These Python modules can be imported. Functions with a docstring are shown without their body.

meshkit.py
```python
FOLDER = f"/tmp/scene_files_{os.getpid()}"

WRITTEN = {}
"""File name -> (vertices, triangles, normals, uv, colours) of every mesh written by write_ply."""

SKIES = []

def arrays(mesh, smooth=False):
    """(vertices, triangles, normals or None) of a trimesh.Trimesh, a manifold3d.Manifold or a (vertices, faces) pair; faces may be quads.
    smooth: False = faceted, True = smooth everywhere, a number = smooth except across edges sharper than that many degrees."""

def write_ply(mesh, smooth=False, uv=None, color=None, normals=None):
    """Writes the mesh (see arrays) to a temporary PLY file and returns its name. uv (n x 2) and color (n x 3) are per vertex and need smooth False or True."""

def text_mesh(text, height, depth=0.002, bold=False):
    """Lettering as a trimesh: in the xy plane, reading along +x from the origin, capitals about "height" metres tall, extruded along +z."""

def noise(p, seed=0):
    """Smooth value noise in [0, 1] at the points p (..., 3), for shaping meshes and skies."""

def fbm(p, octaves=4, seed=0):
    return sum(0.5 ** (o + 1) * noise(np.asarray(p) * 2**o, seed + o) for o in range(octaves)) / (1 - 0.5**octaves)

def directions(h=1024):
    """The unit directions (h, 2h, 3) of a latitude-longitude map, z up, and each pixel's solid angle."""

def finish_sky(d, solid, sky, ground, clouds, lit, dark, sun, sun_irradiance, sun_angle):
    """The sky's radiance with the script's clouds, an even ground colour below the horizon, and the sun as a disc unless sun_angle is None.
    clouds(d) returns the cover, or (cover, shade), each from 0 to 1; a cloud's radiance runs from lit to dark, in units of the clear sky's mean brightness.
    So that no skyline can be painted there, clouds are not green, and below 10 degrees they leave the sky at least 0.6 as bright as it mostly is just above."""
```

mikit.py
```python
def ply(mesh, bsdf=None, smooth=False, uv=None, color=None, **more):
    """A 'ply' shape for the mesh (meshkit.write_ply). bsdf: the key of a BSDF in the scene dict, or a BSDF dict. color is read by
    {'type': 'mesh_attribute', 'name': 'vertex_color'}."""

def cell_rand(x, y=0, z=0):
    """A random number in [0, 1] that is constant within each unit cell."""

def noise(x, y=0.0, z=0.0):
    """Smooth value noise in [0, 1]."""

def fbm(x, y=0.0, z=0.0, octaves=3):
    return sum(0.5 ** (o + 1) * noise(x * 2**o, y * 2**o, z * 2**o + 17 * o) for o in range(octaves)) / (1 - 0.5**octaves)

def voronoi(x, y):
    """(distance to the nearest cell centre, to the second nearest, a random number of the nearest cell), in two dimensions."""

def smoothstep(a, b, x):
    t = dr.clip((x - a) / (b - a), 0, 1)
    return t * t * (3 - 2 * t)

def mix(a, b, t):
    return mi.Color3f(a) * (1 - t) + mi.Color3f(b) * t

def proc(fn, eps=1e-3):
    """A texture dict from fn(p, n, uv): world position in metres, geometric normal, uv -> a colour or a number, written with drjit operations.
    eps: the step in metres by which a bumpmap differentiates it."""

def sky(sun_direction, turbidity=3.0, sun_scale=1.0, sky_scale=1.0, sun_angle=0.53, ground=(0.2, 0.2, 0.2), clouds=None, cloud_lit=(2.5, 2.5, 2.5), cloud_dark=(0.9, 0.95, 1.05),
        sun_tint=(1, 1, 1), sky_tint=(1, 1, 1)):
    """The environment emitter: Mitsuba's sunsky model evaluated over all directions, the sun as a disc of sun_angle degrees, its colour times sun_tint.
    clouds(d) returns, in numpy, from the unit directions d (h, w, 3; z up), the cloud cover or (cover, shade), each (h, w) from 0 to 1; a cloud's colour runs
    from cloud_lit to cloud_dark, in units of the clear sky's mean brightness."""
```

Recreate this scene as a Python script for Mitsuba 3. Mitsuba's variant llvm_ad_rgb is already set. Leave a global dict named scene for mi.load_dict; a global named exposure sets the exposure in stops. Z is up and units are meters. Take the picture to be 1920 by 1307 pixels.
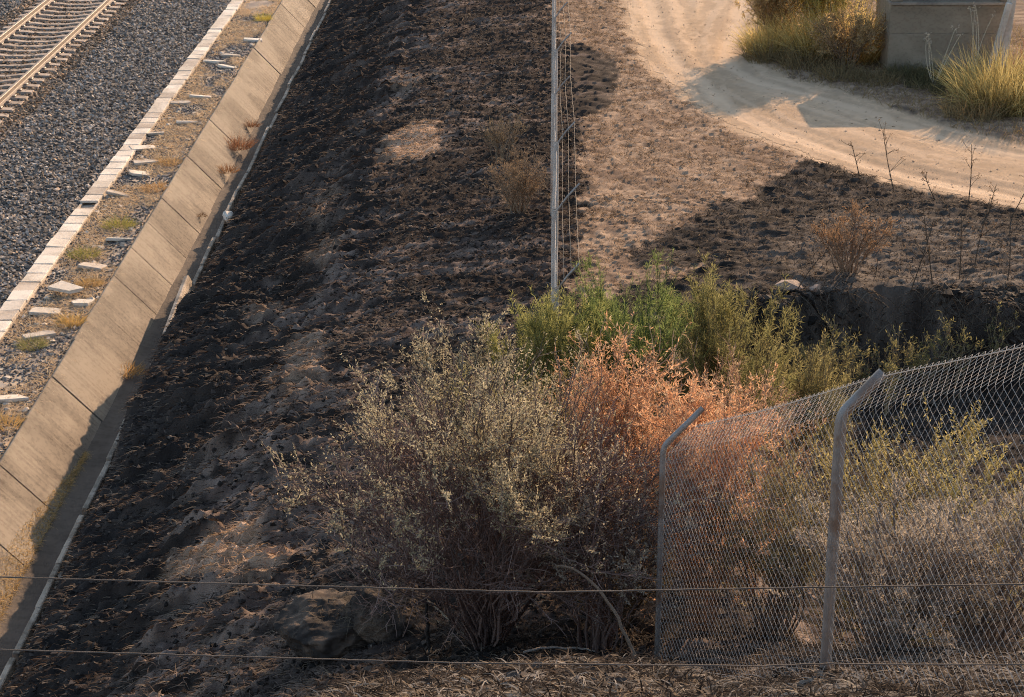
import math
import numpy as np
import trimesh
import shapely
import mitsuba as mi
import mikit
from meshkit import fbm as nfbm, noise as nnoise

scene, labels = {}, {}

# ----------------------------------------------------------------------------- camera, sky, exposure
CAM_H = 10.0
TILT = math.atan(1353 / 3690)
T = mi.ScalarTransform4f
scene['camera'] = {
    'type': 'perspective', 'fov': math.degrees(2 * math.atan(960 / 3690)), 'fov_axis': 'x',
    'near_clip': 0.1, 'far_clip': 3000.0,
    'to_world': T().look_at([0, 0, CAM_H], [0, math.cos(TILT), CAM_H - math.sin(TILT)], [0, 0, 1])}
SUN = (0.405, 0.819, 0.407)
scene['sky'] = mikit.sky(SUN, turbidity=4.0, sun_tint=(1.0, 0.885, 0.885), sky_tint=(1.0, 0.875, 0.79), sky_scale=1.6, sun_angle=0.6)
exposure = 2.6

# ----------------------------------------------------------------------------- helpers
def rng(seed):
    return np.random.default_rng(seed)

def ss(a, b, x):
    t = np.clip((np.asarray(x, float) - a) / (b - a), 0, 1)
    return t * t * (3 - 2 * t)

def lerp(a, b, t):
    t = np.asarray(t)[..., None]
    return np.asarray(a, float) * (1 - t) + np.asarray(b, float) * t

class MB:
    """collects triangles with a colour per vertex"""
    def __init__(self):
        self.v, self.f, self.c, self.n = [], [], [], 0
    def add(self, v, f, c=(1, 1, 1)):
        v = np.asarray(v, float).reshape(-1, 3)
        f = np.asarray(f, int)
        if f.shape[1] == 4:
            f = np.vstack([f[:, [0, 1, 2]], f[:, [0, 2, 3]]])
        c = np.broadcast_to(np.asarray(c, float), v.shape)
        self.v.append(v); self.f.append(f + self.n); self.c.append(c); self.n += len(v)
        return self
    def mesh(self):
        return (np.vstack(self.v), np.vstack(self.f)), np.vstack(self.c)

def put(key, mb, bsdf, smooth=False, label=None, cat=None, group=None, kind=None):
    if isinstance(mb, MB):
        m, c = mb.mesh()
        scene[key] = mikit.ply(m, bsdf, smooth=bool(smooth), color=np.clip(c, 0, 1))
    else:
        scene[key] = mikit.ply(mb, bsdf, smooth=smooth)
    tag(key, label, cat, group, kind)
    return key

def tag(key, label=None, cat=None, group=None, kind=None):
    d = {k: v for k, v in (('label', label), ('category', cat), ('group', group), ('kind', kind)) if v}
    if d:
        labels[key] = d

COUNT = {}
def numbered(name):
    n = COUNT.get(name, 0)
    COUNT[name] = n + 1
    return name if n == 0 else f'{name}_{n:03d}'

def unit(v):
    v = np.asarray(v, float)
    return v / np.maximum(np.linalg.norm(v, axis=-1, keepdims=True), 1e-12)

def tubes(paths, r, sides=3, col=(1, 1, 1), jit=0.0, seed=0, cap=False):
    """paths (N,K,3), r scalar | (K,) | (N,K)"""
    P = np.asarray(paths, float)
    if P.ndim == 2:
        P = P[None]
    N, K, _ = P.shape
    R = np.broadcast_to(np.asarray(r, float), (N, K))
    tan = unit(np.gradient(P, axis=1)) if K > 2 else np.repeat(unit(P[:, 1:] - P[:, :1]), 2, 1)
    ref = np.where(np.abs(tan[:, :1, 2:3]) > .8, [1.0, 0, 0], [0, 0, 1.0])
    a = unit(np.cross(tan, np.broadcast_to(ref, tan.shape)))
    b = np.cross(tan, a)
    ang = np.arange(sides) / sides * 2 * np.pi
    V = P[:, :, None] + R[:, :, None, None] * (np.cos(ang)[:, None] * a[:, :, None] + np.sin(ang)[:, None] * b[:, :, None])
    i = np.arange(sides); j = (i + 1) % sides
    k = np.arange(K - 1)[:, None] * sides
    q = np.stack([k + i, k + j, k + sides + j, k + sides + i], -1).reshape(-1, 4)
    F = (q[None] + (np.arange(N) * K * sides)[:, None, None]).reshape(-1, 4)
    F = np.vstack([F[:, [0, 2, 1]], F[:, [0, 3, 2]]])
    if cap:
        e = []
        for t in range(1, sides - 1):
            e.append([0, t, t + 1]); o = (K - 1) * sides; e.append([o, o + t + 1, o + t])
        F = np.vstack([F, (np.array(e)[None] + (np.arange(N) * K * sides)[:, None, None]).reshape(-1, 3)])
    c = np.broadcast_to(np.asarray(col, float), (N, 3)) if np.ndim(col) < 3 else col
    if jit:
        c = c * (1 + jit * (rng(seed).random((N, 1)) * 2 - 1))
    C = np.repeat(c[:, None], K * sides, 1).reshape(-1, 3)
    return V.reshape(-1, 3), F, C

def bez(p0, p1, p2, K):
    t = np.linspace(0, 1, K)[None, :, None]
    return p0[:, None] * (1 - t) ** 2 + p1[:, None] * 2 * t * (1 - t) + p2[:, None] * t * t

def blades(base, d, L, w, bend, col, seed, seg=3, tip=None):
    """grass blades: base (N,3), direction, length (N,), width, bend downwards"""
    r = rng(seed)
    N = len(base)
    d = unit(d); L = np.broadcast_to(L, N); w = np.broadcast_to(w, N)
    side = unit(np.cross(d, r.normal(size=(N, 3))))
    drop = np.zeros((N, 3)); drop[:, 2] = -1
    drop[:, :2] = d[:, :2] * .6
    t = np.linspace(0, 1, seg + 1)
    bend = np.broadcast_to(bend, N)
    P = base[:, None] + d[:, None] * (L[:, None] * t)[..., None] + drop[:, None] * ((bend * L)[:, None] * t ** 2)[..., None]
    W = w[:, None] * (1 - .85 * t ** 1.5) * .5
    A, B = P - side[:, None] * W[..., None], P + side[:, None] * W[..., None]
    V = np.stack([A, B], 2).reshape(N, -1, 3)
    k = np.arange(seg) * 2
    q = np.stack([k, k + 1, k + 3, k + 2], -1)
    F = (q[None] + (np.arange(N) * (seg + 1) * 2)[:, None, None]).reshape(-1, 4)
    col = np.broadcast_to(col, (N, 3))
    if tip is not None:
        C = col[:, None] * (1 - t)[:, None] + np.broadcast_to(tip, (N, 3))[:, None] * t[:, None]
        C = np.repeat(C, 2, 1).reshape(-1, 3)
    else:
        C = np.repeat(col[:, None], (seg + 1) * 2, 1).reshape(-1, 3)
    return V.reshape(-1, 3), F, C

def leaves(pos, d, L, w, col, seed):
    r = rng(seed)
    N = len(pos)
    d = unit(d); s = unit(np.cross(d, r.normal(size=(N, 3))))
    L = np.broadcast_to(L, N)[:, None]; w = np.broadcast_to(w, N)[:, None]
    up = np.cross(s, d)
    V = np.stack([pos, pos + d * L * .45 + s * w * .5 + up * w * .15, pos + d * L, pos + d * L * .45 - s * w * .5 + up * w * .15], 1)
    F = (np.array([[0, 1, 2], [0, 2, 3]])[None] + (np.arange(N) * 4)[:, None, None]).reshape(-1, 3)
    return V.reshape(-1, 3), F, np.repeat(np.broadcast_to(col, (N, 3))[:, None], 4, 1).reshape(-1, 3)

def lumps(pos, size, col, seed, flat=.7):
    """small angular stones, 8 faces each"""
    r = rng(seed)
    N = len(pos)
    o = np.array([[1, 0, 0], [-1, 0, 0], [0, 1, 0], [0, -1, 0], [0, 0, 1], [0, 0, -1]], float)
    f = np.array([[0, 2, 4], [2, 1, 4], [1, 3, 4], [3, 0, 4], [2, 0, 5], [1, 2, 5], [3, 1, 5], [0, 3, 5]])
    V = o[None] * (.6 + .8 * r.random((N, 6, 1))) + r.normal(size=(N, 6, 3)) * .22
    q, _ = np.linalg.qr(r.normal(size=(N, 3, 3)))
    q *= np.linalg.det(q)[:, None, None]
    V = np.einsum('nij,nkj->nki', q, V)
    V[..., 2] *= flat
    V = V * np.broadcast_to(size, N)[:, None, None] * .5 + pos[:, None]
    F = (f[None] + (np.arange(N) * 6)[:, None, None]).reshape(-1, 3)
    return V.reshape(-1, 3), F, np.repeat(np.broadcast_to(col, (N, 3))[:, None], 6, 1).reshape(-1, 3)

def boxm(cx, cy, cz, sx, sy, sz, ch=.01, rot=(0, 0, 0)):
    """box with chamfered edges (hull)"""
    h = np.array([sx, sy, sz]) / 2
    pts = []
    for s in np.array(np.meshgrid([-1, 1], [-1, 1], [-1, 1])).T.reshape(-1, 3):
        for a in range(3):
            q = h - ch; q[a] = h[a]
            pts.append(s * q)
    m = trimesh.convex.convex_hull(np.array(pts))
    R = trimesh.transformations.euler_matrix(*rot)
    R[:3, 3] = (cx, cy, cz)
    m.apply_transform(R)
    return m

# ----------------------------------------------------------------------------- materials
def vcol(key, rough=.9, spec=.2):
    scene[key] = {'type': 'twosided', 'bsdf': {'type': 'principled', 'base_color': {'type': 'mesh_attribute', 'name': 'vertex_color'}, 'roughness': rough, 'specular': spec}}
def thin(key, dt=.8, rough=.7):
    scene[key] = {'type': 'principledthin', 'base_color': {'type': 'mesh_attribute', 'name': 'vertex_color'}, 'roughness': rough, 'diff_trans': dt, 'spec_trans': 0.0, 'eta': 1.35}
vcol('m_earth', .97, .1)
vcol('m_stone', .85, .25)
vcol('m_twig', .85, .2)
thin('m_leaf', .9)
thin('m_weed', 1.2)
thin('m_straw', .7)

def concrete_fn(base, dark, scale, streak=0.0):
    def fn(p, n, uv):
        a = mikit.fbm(p.x * scale, p.y * scale, p.z * scale, 4)
        b = mikit.fbm(p.x * 23, p.y * 23, p.z * 23, 3)
        st = mikit.fbm(p.y * 16.0, p.z * 1.2, 3.0, 3)
        t = mikit.smoothstep(.38, .62, a) * .6 + mikit.smoothstep(.45, .7, b) * .3 + streak * mikit.smoothstep(.45, .7, st)
        return mikit.mix(base, dark, mi.Float(t))
    return fn
def proc_mat(key, fn, rough=.85, spec=.25, bump=None, bscale=.004):
    m = {'type': 'principled', 'base_color': mikit.proc(fn), 'roughness': rough, 'specular': spec}
    scene[key] = {'type': 'twosided', 'bsdf': m}
proc_mat('m_panel', concrete_fn((.265, .228, .182), (.12, .10, .08), 1.0, .30))
proc_mat('m_lid', concrete_fn((.62, .56, .48), (.42, .37, .30), 2.5))
proc_mat('m_lid_worn', concrete_fn((.50, .44, .37), (.30, .25, .20), 2.5))
proc_mat('m_lid_pale', concrete_fn((.70, .65, .57), (.50, .45, .38), 2.5))
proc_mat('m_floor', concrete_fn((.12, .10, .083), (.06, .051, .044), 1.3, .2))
proc_mat('m_kerb', concrete_fn((.42, .36, .29), (.14, .115, .09), 3.0))
proc_mat('m_sleeper', concrete_fn((.40, .34, .285), (.24, .195, .155), 3.0))
proc_mat('m_wall', concrete_fn((.34, .285, .215), (.20, .165, .12), .9, .35))
proc_mat('m_roof', concrete_fn((.30, .26, .21), (.16, .14, .12), 1.2))
proc_mat('m_post', concrete_fn((.60, .54, .46), (.42, .37, .31), 3.0))
def rail_fn(p, n, uv):
    t = mikit.fbm(p.x * 9, p.y * 2.0, p.z * 9, 3)
    return mikit.mix((.25, .205, .17), (.15, .115, .095), t)
proc_mat('m_rail', rail_fn, .55, .5)
scene['m_railtop'] = {'type': 'principled', 'base_color': {'type': 'rgb', 'value': [.42, .36, .31]}, 'metallic': .8, 'roughness': .35}
def galv_fn(p, n, uv):
    t = mikit.fbm(p.x * 14, p.y * 14, p.z * 14, 3)
    rust = mikit.smoothstep(.56, .70, mikit.fbm(p.x * 6 + 9, p.y * 6, p.z * 3.5, 4))
    return mikit.mix(mikit.mix((.36, .34, .325), (.22, .20, .19), t), (.20, .13, .09), rust * .7)
scene['m_galv'] = {'type': 'twosided', 'bsdf': {'type': 'principled', 'base_color': mikit.proc(galv_fn), 'metallic': .35, 'roughness': .5, 'specular': .4}}
proc_mat('m_pale_steel', concrete_fn((.48, .45, .42), (.32, .29, .265), 3.0), .6, .4)
def wire_fn(p, n, uv):
    t = mikit.fbm(p.x * 4, p.y * 4, p.z * 4, 3)
    return mikit.mix((.58, .53, .48), (.38, .34, .30), t)
proc_mat('m_strand', lambda p, n, uv: mikit.mix((.16, .14, .125), (.08, .066, .056), mikit.fbm(p.x * 5, p.y * 5, p.z * 5, 3)), .7, .3)
scene['m_wire'] = {'type': 'twosided', 'bsdf': {'type': 'principled', 'base_color': mikit.proc(wire_fn), 'metallic': 0.0, 'roughness': .75, 'specular': .25}}

# ----------------------------------------------------------------------------- the ground
LX = [-400, -60, -8.9, -8.45, -6.92, -6.84, -5.80, -5.70, -5.62, -5.34, -2.8, -1.5, .5, 4, 60, 400]
LZ = [-.9, -.75, -.66, -.6, -.55, -1.75, -1.75, -1.2, -1.13, -.55, .55, .85, 1.05, 1.05, 1.2, 2]
def terr(X, Y):
    X, Y = np.broadcast_arrays(np.asarray(X, float), np.asarray(Y, float))
    z = np.interp(X, LX, LZ)
    d = np.clip(20 - (Y + .9 * np.maximum(0, -1 - X)), 0, None)
    b = np.where(d < 8.9, .028 * d * d, .028 * 8.9 ** 2 + .5 * (d - 8.9))
    b = np.minimum(b, 6.8) * ss(-6, -3.5, X)
    b = b + .45 * ss(1.1, 2.2, X) * ss(16, 12, Y) + .5 * ss(12.9, 11.5, Y) * ss(-3.2, -1.6, X) * ss(2.0, .8, X)
    b = b + .36 * ss(24, 25.5, Y) * ss(31.2, 29.8, Y) * ss(-5.6, -5.25, X) * ss(-3.4, -4.6, X)
    wob = 1.3 * (nfbm(np.stack([X * 1.7, X * 0 + 3, X * 0], -1), 3) - .5)
    return z + b - 1.15 * ss(2.0, 3.4, X) * ss(26.75 + wob, 26.25 + wob * 1.6, Y) * ss(13.5, 18, Y)

TAN = shapely.Polygon([(.9, 75), (.95, 47), (1.15, 45.2), (1.7, 44.0), (2.25, 43.3), (2.2, 41), (2.05, 38.9), (1.35, 37.2), (1.2, 34), (1.15, 30.8), (1.0, 28.7), (.85, 27.2), (.9, 26.0), (1.5, 26.6), (1.9, 27.2), (2.5, 27.3),
                       (2.7, 27.9), (1.9, 28.1), (1.79, 28.6), (2.34, 29.6), (3.14, 30.95), (3.92, 31.75), (4.63, 33.1), (5.12, 34.0), (5.6, 34.0), (4.0, 38), (3.2, 42), (3.2, 75)])
ROAD_L = [(3.3, 75), (2.9, 55), (2.79, 50.3), (2.7, 46), (2.77, 43), (3.14, 40.8), (3.6, 38.4), (4.16, 36.6), (4.84, 35.4), (5.34, 34.4), (5.92, 33.4), (6.68, 32.5), (7.48, 31.8), (8.35, 31.0), (12, 28.6), (20, 25)]
ROAD_R = [(24, 29), (14, 33), (9.4, 35.5), (8.5, 36.8), (7.6, 38.5), (6.8, 40.1), (5.9, 41.2), (5.5, 43), (5.9, 46), (6.7, 50.3), (7.3, 56), (8, 75)]
ROAD = shapely.Polygon(ROAD_L + ROAD_R)
BEYOND = shapely.Polygon([(40, 20), (24, 29), (14, 33), (9.4, 35.5), (8.5, 36.8), (7.6, 38.5), (6.8, 40.1), (5.9, 41.2), (5.5, 43), (5.9, 46), (6.7, 50.3), (7.3, 56), (8, 75), (40, 75)])
def sdist(poly, X, Y):
    """signed distance, positive inside (far points just get a far value)"""
    p = shapely.points(np.ravel(X), np.ravel(Y))
    shapely.prepare(poly)
    d = shapely.distance(p, poly.exterior)
    return np.where(shapely.contains(poly, p), d, -d).reshape(np.shape(X))

def masks(X, Y):
    n1 = nfbm(np.stack([X * 1.6, Y * 1.6, X * 0], -1), 4, 5) - .5
    n2 = nfbm(np.stack([X * 7, Y * 5, X * 0], -1), 3, 9) - .5
    road = ss(-.2, .3, sdist(ROAD, X, Y) + n1 * .5 + n2 * .25)
    ta = ss(-.05, .06, sdist(TAN, X, Y) + n1 * .55 + n2 * .55)
    be = ss(-.2, .2, sdist(BEYOND, X, Y) + n1 * .4)
    burn = np.clip(1 - np.maximum(np.maximum(ta, be), ss(-.07, .06, sdist(ROAD, X, Y) + n1 * .3 + n2 * .25)), 0, 1) * ss(-6.4, -5.9, X)
    # grass the fire jumped over
    def spot(cx, cy, rx, ry, k=1.0):
        d = np.sqrt(((X - cx) / rx) ** 2 + ((Y - cy) / ry) ** 2) + 1.1 * n1 + .8 * n2
        return k * ss(1.1, .6, d)
    left = np.maximum.reduce([spot(-1.9, 36.7, .6, 1.6), spot(-3.35, 19.85, .75, .65), spot(-2.75, 19.2, .45, .5, .7), spot(-2.9, 25.2, .45, 1.5, .45), spot(-3.0, 30.5, .35, 1.2, .35), spot(-3.4, 34.0, .3, 1.5, .3), spot(-2.3, 42.5, .4, 1.2, .35), spot(-3.8, 28.2, .4, .5, .35)])
    return road, burn, left, n1, n2

def relief(X, Y, road, burn):
    p = lambda a, b, s: np.stack([X * a, Y * b, X * 0 + s], -1)
    slope = ss(-1.5, -3.0, X) * ss(-5.55, -4.9, X)
    # grass combed down the slope: ridges that run across it
    comb = (np.abs(nfbm(p(1.1, 4.5, 0), 4, 3) - .5) * 2)
    fine = (nfbm(p(6, 9, 0), 3, 11) - .5) * ss(-5.62, -5.1, X)
    big = nfbm(p(.9, .9, 0), 3, 21) - .5
    r = burn * (slope * (.38 * (comb - .25) + .10 * (nfbm(p(3, 7, 5), 3, 13) - .5) + .12 * (nfbm(p(11, 14, 5), 2, 14) - .5)) + (1 - slope) * .07 * (np.abs(nfbm(p(2.5, 6, 1), 4, 4) - .5) * 2 - .25) + fine * .07 + (nfbm(p(11, 13, 0), 2, 12) - .5) * (.09 - .05 * ss(1.2, 2.2, X)) + big * .16)
    tus = nfbm(p(13, 15, 0), 2, 15) - .5
    r = r + (1 - burn) * (1 - road) * (tus * .085 + big * .07)
    # ruts of the track
    dl = sdist(ROAD, X, Y)
    r = r + road * (-.05 + .02 * fine - .035 * ss(.35, .1, np.abs(dl - .75)) - .03 * ss(.35, .1, np.abs(dl - 1.1 - .5 * ss(36, 46, Y))))
    return r * ss(-5.66, -5.5, X) + (X < -6.84) * (fine * .05)

def ground(X, Y):
    X, Y = np.asarray(X, float), np.asarray(Y, float)
    road, burn, *_ = masks(X, Y)
    return terr(X, Y) + relief(X, Y, road, burn)

def spacing(stops):
    out = []
    for a, b, s in stops:
        out.append(np.arange(a, b - s * .3, s))
    return np.unique(np.concatenate(out + [[stops[-1][1]]]))
gx = np.unique(np.concatenate([spacing([(-400, -60, 40), (-60, -16, 4), (-16, -9, .5), (-9, -7, .12)]), [-6.92, -6.84, -5.80, -5.70], spacing([(-5.66, 11, .045), (11, 16, .4), (16, 60, 4), (60, 400, 40)])]))
gy = spacing([(-60, 0, 6), (0, 6, .5), (6, 32, .05), (32, 52, .08), (52, 68, .12), (68, 70, .6), (70, 120, 5), (120, 1200, 90)])
GX, GY = np.meshgrid(gx, gy)
road, burn, left, n1, n2 = masks(GX, GY)
GZ = terr(GX, GY) + relief(GX, GY, road, burn)
pp = lambda a, b, s: np.stack([GX * a, GY * b, GX * 0 + s], -1)
f1, f2, f3 = nfbm(pp(1.3, 1.3, 2), 4, 31), nfbm(pp(5, 6, 4), 3, 32), nfbm(pp(2.0, 9, 4), 4, 33)
slope = ss(-2.2, -3.2, GX)
soil = lerp((.32, .232, .165), (.20, .14, .10), ss(.32, .6, f2))
soil = lerp(soil, (.38, .285, .205), .5 * ss(.5, .7, f1)); soil = lerp(soil, (.12, .085, .062), .75 * ss(.52, .66, nfbm(pp(8, 10, 7), 3, 36)))
rc = lerp((.50, .375, .255), (.43, .315, .21), ss(.35, .65, f1)); rc = lerp(rc, (.36, .265, .18), .5 * ss(.5, .72, f2))
black = lerp((.020, .018, .018), (.055, .046, .041), ss(.4, .7, f3))
brown = lerp((.050, .040, .034), (.16, .122, .098), ss(.35, .66, f2))
ash = lerp((.10, .088, .076), (.19, .165, .14), ss(.4, .7, f2))
lump = nfbm(pp(.75, 1.1, 6), 4, 37); mid_ = nfbm(pp(1.3, 6.5, 8), 3, 38)
pale_ = ss(-4.4, -3.3, GX) * ss(-1.0, -2.4, GX) * ss(31, 25, GY) * .75 + .20
char = lerp(lerp((.020, .0175, .0165), (.052, .041, .035), f2), lerp((.095, .072, .062), (.22, .168, .138), ss(.35, .66, f2)), ss(.52 - .16 * pale_, .66 - .16 * pale_, .5 * lump + .5 * mid_) * np.where(GX < -3.0, .30 + .9 * pale_, .9))
char = lerp(char, black, ss(-3.6, -4.6, GX) * .75)
fld = ss(1.2, 2.4, GX) * ss(25.8, 26.8, GY)
edge_ = sdist(TAN.union(ROAD), GX, GY)
char = lerp(char, lerp((.022, .02, .019), (.075, .062, .053), ss(.40, .68, f2)), fld)  # burnt field; shadow over its ash is put into the colour, darkest along the edge
char = lerp(char, lerp((.07, .058, .05), (.145, .12, .10), ss(.35, .65, .5 * f2 + .5 * mid_)), fld * ss(-.7, -2.2, edge_ + 1.4 * n1) * .85)
char = lerp(char, ash, .7 * fld * ss(4.2, 6.0, GX + .6 * (30 - GY)) * ss(32.0, 30.0, GY - .25 * (6 - GX)) * (.15 + .6 * ss(.42, .62, mid_)))
char = lerp(char, lerp((.22, .20, .18), (.035, .031, .029), ss(.34, .56, f2 * .5 + f3 * .5)), ss(14.0, 12.4, GY + .45 * np.maximum(0, -GX)) * .85)
char = lerp(char, black, ss(26.6, 26.0, GY) * ss(2.2, 3.2, GX) * ss(19.5, 21.5, GY))  # char plus the shade inside the ditch, put into the floor colour
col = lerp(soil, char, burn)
col = lerp(col, lerp((.31, .215, .15), (.50, .36, .26), ss(.35, .62, f2)), left * ss(.22, .48, f3 * .5 + f2 * .5 + .12))
bush_shade = np.exp(-((GX + .1) / 1.3) ** 2 - ((GY - 15.2) / 1.3) ** 2)  # ground darkened under the scorched bush: its shade put into the colour
col = lerp(col, (.022, .02, .019), np.clip(bush_shade * 1.3, 0, .9))
col = lerp(col, rc, road)
verge = ss(-6.6, -6.9, GX)
col = lerp(col, lerp((.25, .215, .185), (.46, .375, .285), ss(.38, .58, f1 * .5 + f2 * .5)), verge)
nx, ny = len(gx), len(gy)
ii = np.arange(nx * ny).reshape(ny, nx)
quads = np.stack([ii[:-1, :-1], ii[:-1, 1:], ii[1:, 1:], ii[1:, :-1]], -1).reshape(-1, 4)
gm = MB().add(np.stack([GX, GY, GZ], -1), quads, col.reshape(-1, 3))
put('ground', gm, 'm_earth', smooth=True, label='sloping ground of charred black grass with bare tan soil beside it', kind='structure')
from scipy.interpolate import RegularGridInterpolator
_gz = RegularGridInterpolator((gy, gx), GZ, bounds_error=False, fill_value=None)
_gb = RegularGridInterpolator((gy, gx), burn, bounds_error=False, fill_value=None)
_gr = RegularGridInterpolator((gy, gx), road, bounds_error=False, fill_value=None)
_gl = RegularGridInterpolator((gy, gx), left, bounds_error=False, fill_value=None)
def gz(X, Y):
    X, Y = np.broadcast_arrays(np.asarray(X, float), np.asarray(Y, float))
    return _gz(np.stack([Y, X], -1))
def look(f, X, Y):
    return f(np.stack([Y, X], -1))

# the road is its own sheet a little above the ground that carries it
rx = np.arange(2.2, 11, .05); ry = np.arange(28, 56, .07)
RX, RY = np.meshgrid(rx, ry)
rd = sdist(ROAD, RX, RY) + .35 * (nfbm(np.stack([RX * 2, RY * 2, RX * 0], -1), 3, 77) - .5)
RZ = gz(RX, RY) + .006
f1, f2 = nfbm(np.stack([RX * 1.1, RY * .8, RX * 0], -1), 4, 41), nfbm(np.stack([RX * 6, RY * 6, RX * 0], -1), 3, 42)
rcol = lerp((.45, .33, .222), (.36, .262, .175), ss(.38, .62, f1)); rcol = rcol * (.82 + .36 * nfbm(np.stack([RX * 14, RY * 11, RX * 0], -1), 2, 44))[..., None]; rcol = lerp(rcol, (.38, .28, .19), .5 * ss(.5, .72, f2))
fl = nfbm(np.stack([rd * 7, (RY - .6 * RX) * .35, RX * 0], -1), 3, 43)
rcol = lerp(rcol, (.36, .268, .19), .55 * ss(.52, .66, fl)); rcol = lerp(rcol, (.53, .40, .285), .5 * ss(.48, .34, fl))
rcol = lerp(rcol, (.58, .44, .31), .6 * ss(.25, .05, np.abs(rd - .75)) + .4 * ss(.25, .05, np.abs(rd - 2.3)))
keep = (rd[:-1, :-1] > .12) & (rd[1:, 1:] > .12) & (rd[1:, :-1] > .12) & (rd[:-1, 1:] > .12)
ii = np.arange(RX.size).reshape(RX.shape)
quads = np.stack([ii[:-1, :-1], ii[:-1, 1:], ii[1:, 1:], ii[1:, :-1]], -1)[keep]
put('dirt_road', MB().add(np.stack([RX, RY, RZ], -1), quads, rcol.reshape(-1, 3)), 'm_earth', smooth=True, label='pale dusty dirt road that curves round the burnt grass', kind='structure')

# ----------------------------------------------------------------------------- railway: ballast, track, cable trough
bx = np.array([-60, -30, -16, -15.2, -14.5, -13.5, -12.5, -11.5, -10.9, -10.3, -9.7, -9.1, -8.6, -8.44, -8.42]); bz = np.array([-.3, -.3, -.28, -.24, -.22, -.22, -.24, -.22, -.22, -.3, -.38, -.46, -.54, -.56, -.8])
def ballast_z(X):
    return np.interp(X, bx, bz)
by = np.arange(-20, 130, 1.0)
BX, BY = np.meshgrid(bx, by)
ii = np.arange(BX.size).reshape(BX.shape)
quads = np.stack([ii[:-1, :-1], ii[:-1, 1:], ii[1:, 1:], ii[1:, :-1]], -1).reshape(-1, 4)
def bal_fn(p, n, uv):
    a, b, c = mikit.voronoi(p.x * 18, p.y * 18)
    return mikit.mix((.05, .05, .052), (.17, .165, .165), c * mikit.smoothstep(0, .35, b - a))
proc_mat('m_ballast', bal_fn, .9, .2)
scene['ballast_bed'] = mikit.ply((np.stack([BX, BY, np.broadcast_to(bz, BX.shape)], -1).reshape(-1, 3), quads), 'm_ballast')
tag('ballast_bed', 'dark grey bed of crushed stone under the railway track', kind='structure')
r = rng(1)
N = 70000
u = r.random(N)
Y = 24 + 42 * u ** 1.15
X = -16 + 7.55 * r.random(N)
z = ballast_z(X) + r.random(N) * .025
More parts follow.
